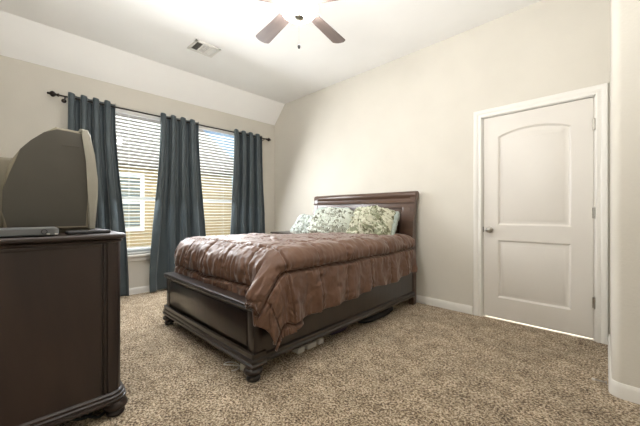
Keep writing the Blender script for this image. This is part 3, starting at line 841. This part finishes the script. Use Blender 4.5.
for r_i in range(6):
    for c_i in range(3):
        MB().lathe([(0, 0), (.0045, 0), (.004, .002), (0, .0025)], (-.013 + c_i * .013, -.07 + r_i * .02, .0178), 10, cap=False).build('key', M['player'], rc)

# cable under the dresser
cb = [(-2.06, .16, .012), (-1.98, .20, .018), (-1.95, .26, .012), (-1.99, .31, .03), (-1.965, .36, .014), (-1.93, .33, .012), (-1.91, .30, .013), (-1.96, .25, .02), (-2.02, .22, .012)]
def smooth_path(P, n=8):
    P = [Vector(p) for p in P]; out = []
    for i in range(len(P) - 1):
        a, b, c, d_ = P[max(i - 1, 0)], P[i], P[i + 1], P[min(i + 2, len(P) - 1)]
        for k_ in range(n):
            t = k_ / n; out.append(.5 * ((2 * b) + (c - a) * t + (2 * a - 5 * b + 4 * c - d_) * t * t + (3 * b - a - 3 * c + d_) * t ** 3))
    out.append(P[-1]); return out
o = MB().tube(smooth_path(cb), .0065, 8).build('power_cable', M['rubber']); tag(o, 'tangled black cable on the carpet under the dresser', 'cable')

# ------------------------------------------------------------------ ceiling fan
FX, FY = -1.69, 1.494
ZB = 2.64
fan = thing('ceiling_fan', 'ceiling fan with brown wood blades and lit frosted bowl', 'ceiling fan', (FX, FY, ZC))
dzb = ZB - ZC
MB().lathe([(0, 0), (.075, 0), (.075, -.012), (.06, -.05), (.035, -.07), (.014, -.075), (.014, -.26), (0, -.26)], n=32, cap=False).build('canopy', M['nickel'], fan)
MB().lathe([(0, dzb + .135), (.03, dzb + .135), (.04, dzb + .115), (.10, dzb + .10), (.128, dzb + .07), (.128, dzb + .02), (.11, dzb - .005), (.09, dzb - .02), (.09, dzb - .03), (0, dzb - .03)], n=40, cap=False).build('motor_housing', M['nickel'], fan)
bl0 = MB()
outl = []
Lb, Wb = .62, .068
for q in range(13):
    a = -pi / 2 + pi * q / 12; outl.append((Lb - .035 + .035 * cos(a), Wb * sin(a)))
outl += [(.17, .05), (.155, .035), (.155, -.035), (.17, -.05)]
bl0.prism(outl, 'z', -.004, .004, .002, 1)
blm = bl0.build('fan_blade', M['fanwood'], fan)
ar = MB().prism([(.10, -.02), (.16, -.035), (.23, -.03), (.25, 0), (.23, .03), (.16, .035), (.10, .02)], 'z', .004, .010, .002, 1).build('blade_arm', M['nickel'], blm)
base_ang = TH + pi / 2     # camera's forward heading
for k_ in range(5):
    ang = base_ang + rad(38 - 72 * k_)
    if k_ == 0: o = blm
    else:
        o = blm.copy(); COL.objects.link(o); o.parent = fan
        c = ar.copy(); COL.objects.link(c); c.parent = o
    o.location = (0, 0, dzb); o.rotation_euler = (rad(9), 0, ang)
zb_ = dzb - .028
MB().lathe([(.10, zb_ + .004), (.134, zb_), (.140, zb_ - .007), (.137, zb_ - .025), (.122, zb_ - .046), (.09, zb_ - .062), (.05, zb_ - .072), (.015, zb_ - .075), (0, zb_ - .075)], n=40, cap=False).build('light_bowl', M['bowl'], fan)['label'] = 'lit frosted glass bowl'
zf = zb_ - .073
MB().lathe([(0, zf + .002), (.036, zf), (.040, zf - .006), (.034, zf - .014), (.016, zf - .022), (.010, zf - .027), (.010, zf - .033), (.005, zf - .039), (0, zf - .040)], n=24, cap=False).build('finial', M['nickel'], fan)
pc_ = MB().tube([(0, 0, zf - .036), (0, 0, zf - .205)], .0005, 5).build('pull_chain', M['nickel'], fan)
MB().lathe([(0, zf - .238), (.007, zf - .235), (.011, zf - .222), (.008, zf - .210), (.003, zf - .204), (0, zf - .203)], n=14, cap=False).build('pull_knob', M['rubber'], pc_)

# ------------------------------------------------------------------ ceiling vent
cv = thing('ceiling_vent', 'white louvred air vent in the ceiling', 'vent', (-3.47, 1.57, ZC))
VX, VY = .125, .150
fm = MB()
for a in ((-VX, VX, -VY, -VY + .028), (-VX, VX, VY - .028, VY), (-VX, -VX + .028, -VY, VY), (VX - .028, VX, -VY, VY)): fm.box(a[0], a[1], a[2], a[3], -.014, 0, .002, 1)
fm.box(-VX + .02, VX - .02, -.047, -.037, -.012, 0).box(-VX + .02, VX - .02, .037, .047, -.012, 0)
fm.build('frame', M['trim'], cv)
MB().box(-VX + .02, VX - .02, -VY + .02, VY - .02, -.002, -.0005).build('duct_shade', M['rubber'], cv, smooth=False)  # flat dark sheet standing in for the duct's shade; ceiling is solid behind
for bi, (y0, y1, tlt) in enumerate(((-VY + .028, -.047, -38), (-.037, .037, 4), (.047, VY - .028, 35))):
    n_ = 7; sm = MB()
    for q in range(n_):
        yc = y0 + (y1 - y0) * (q + .5) / n_; t_ = rad(tlt); l_ = .0058 if tlt < 0 else .0040
        dy_, dz_ = cos(t_) * l_, sin(t_) * l_
        sm.prism([(yc - dy_, -.007 + dz_), (yc + dy_, -.007 - dz_), (yc + dy_ + .0006, -.0065 - dz_), (yc - dy_ + .0006, -.0065 + dz_)], 'x', -VX + .026, VX - .026)
    sm.build('louvre_bank', M['trim'], cv, smooth=False)

# ------------------------------------------------------------------ door stop
ds = thing('door_stop', 'spring door stop with white tip at the right hand baseboard', 'door stop', (-.0345, 2.53, .036), rad(3))
MB().lathe([(0, 0), (.011, 0), (.011, -.003), (.006, -.006), (0, -.006)], n=14, axis='x', cap=False).build('base', M['nickel'], ds)
sp_ = []
for t in range(9 * 10): sp_.append((-.006 - .050 * t / 90, .0055 * cos(t * 2 * pi / 10), .0055 * sin(t * 2 * pi / 10)))
MB().tube(sp_, .0013, 5).build('spring', M['nickel'], ds)
MB().lathe([(0, -.054), (.007, -.055), (.0075, -.064), (.006, -.069), (0, -.070)], n=14, axis='x', cap=False).build('tip', M['white'], ds)['label'] = 'white rubber tip'
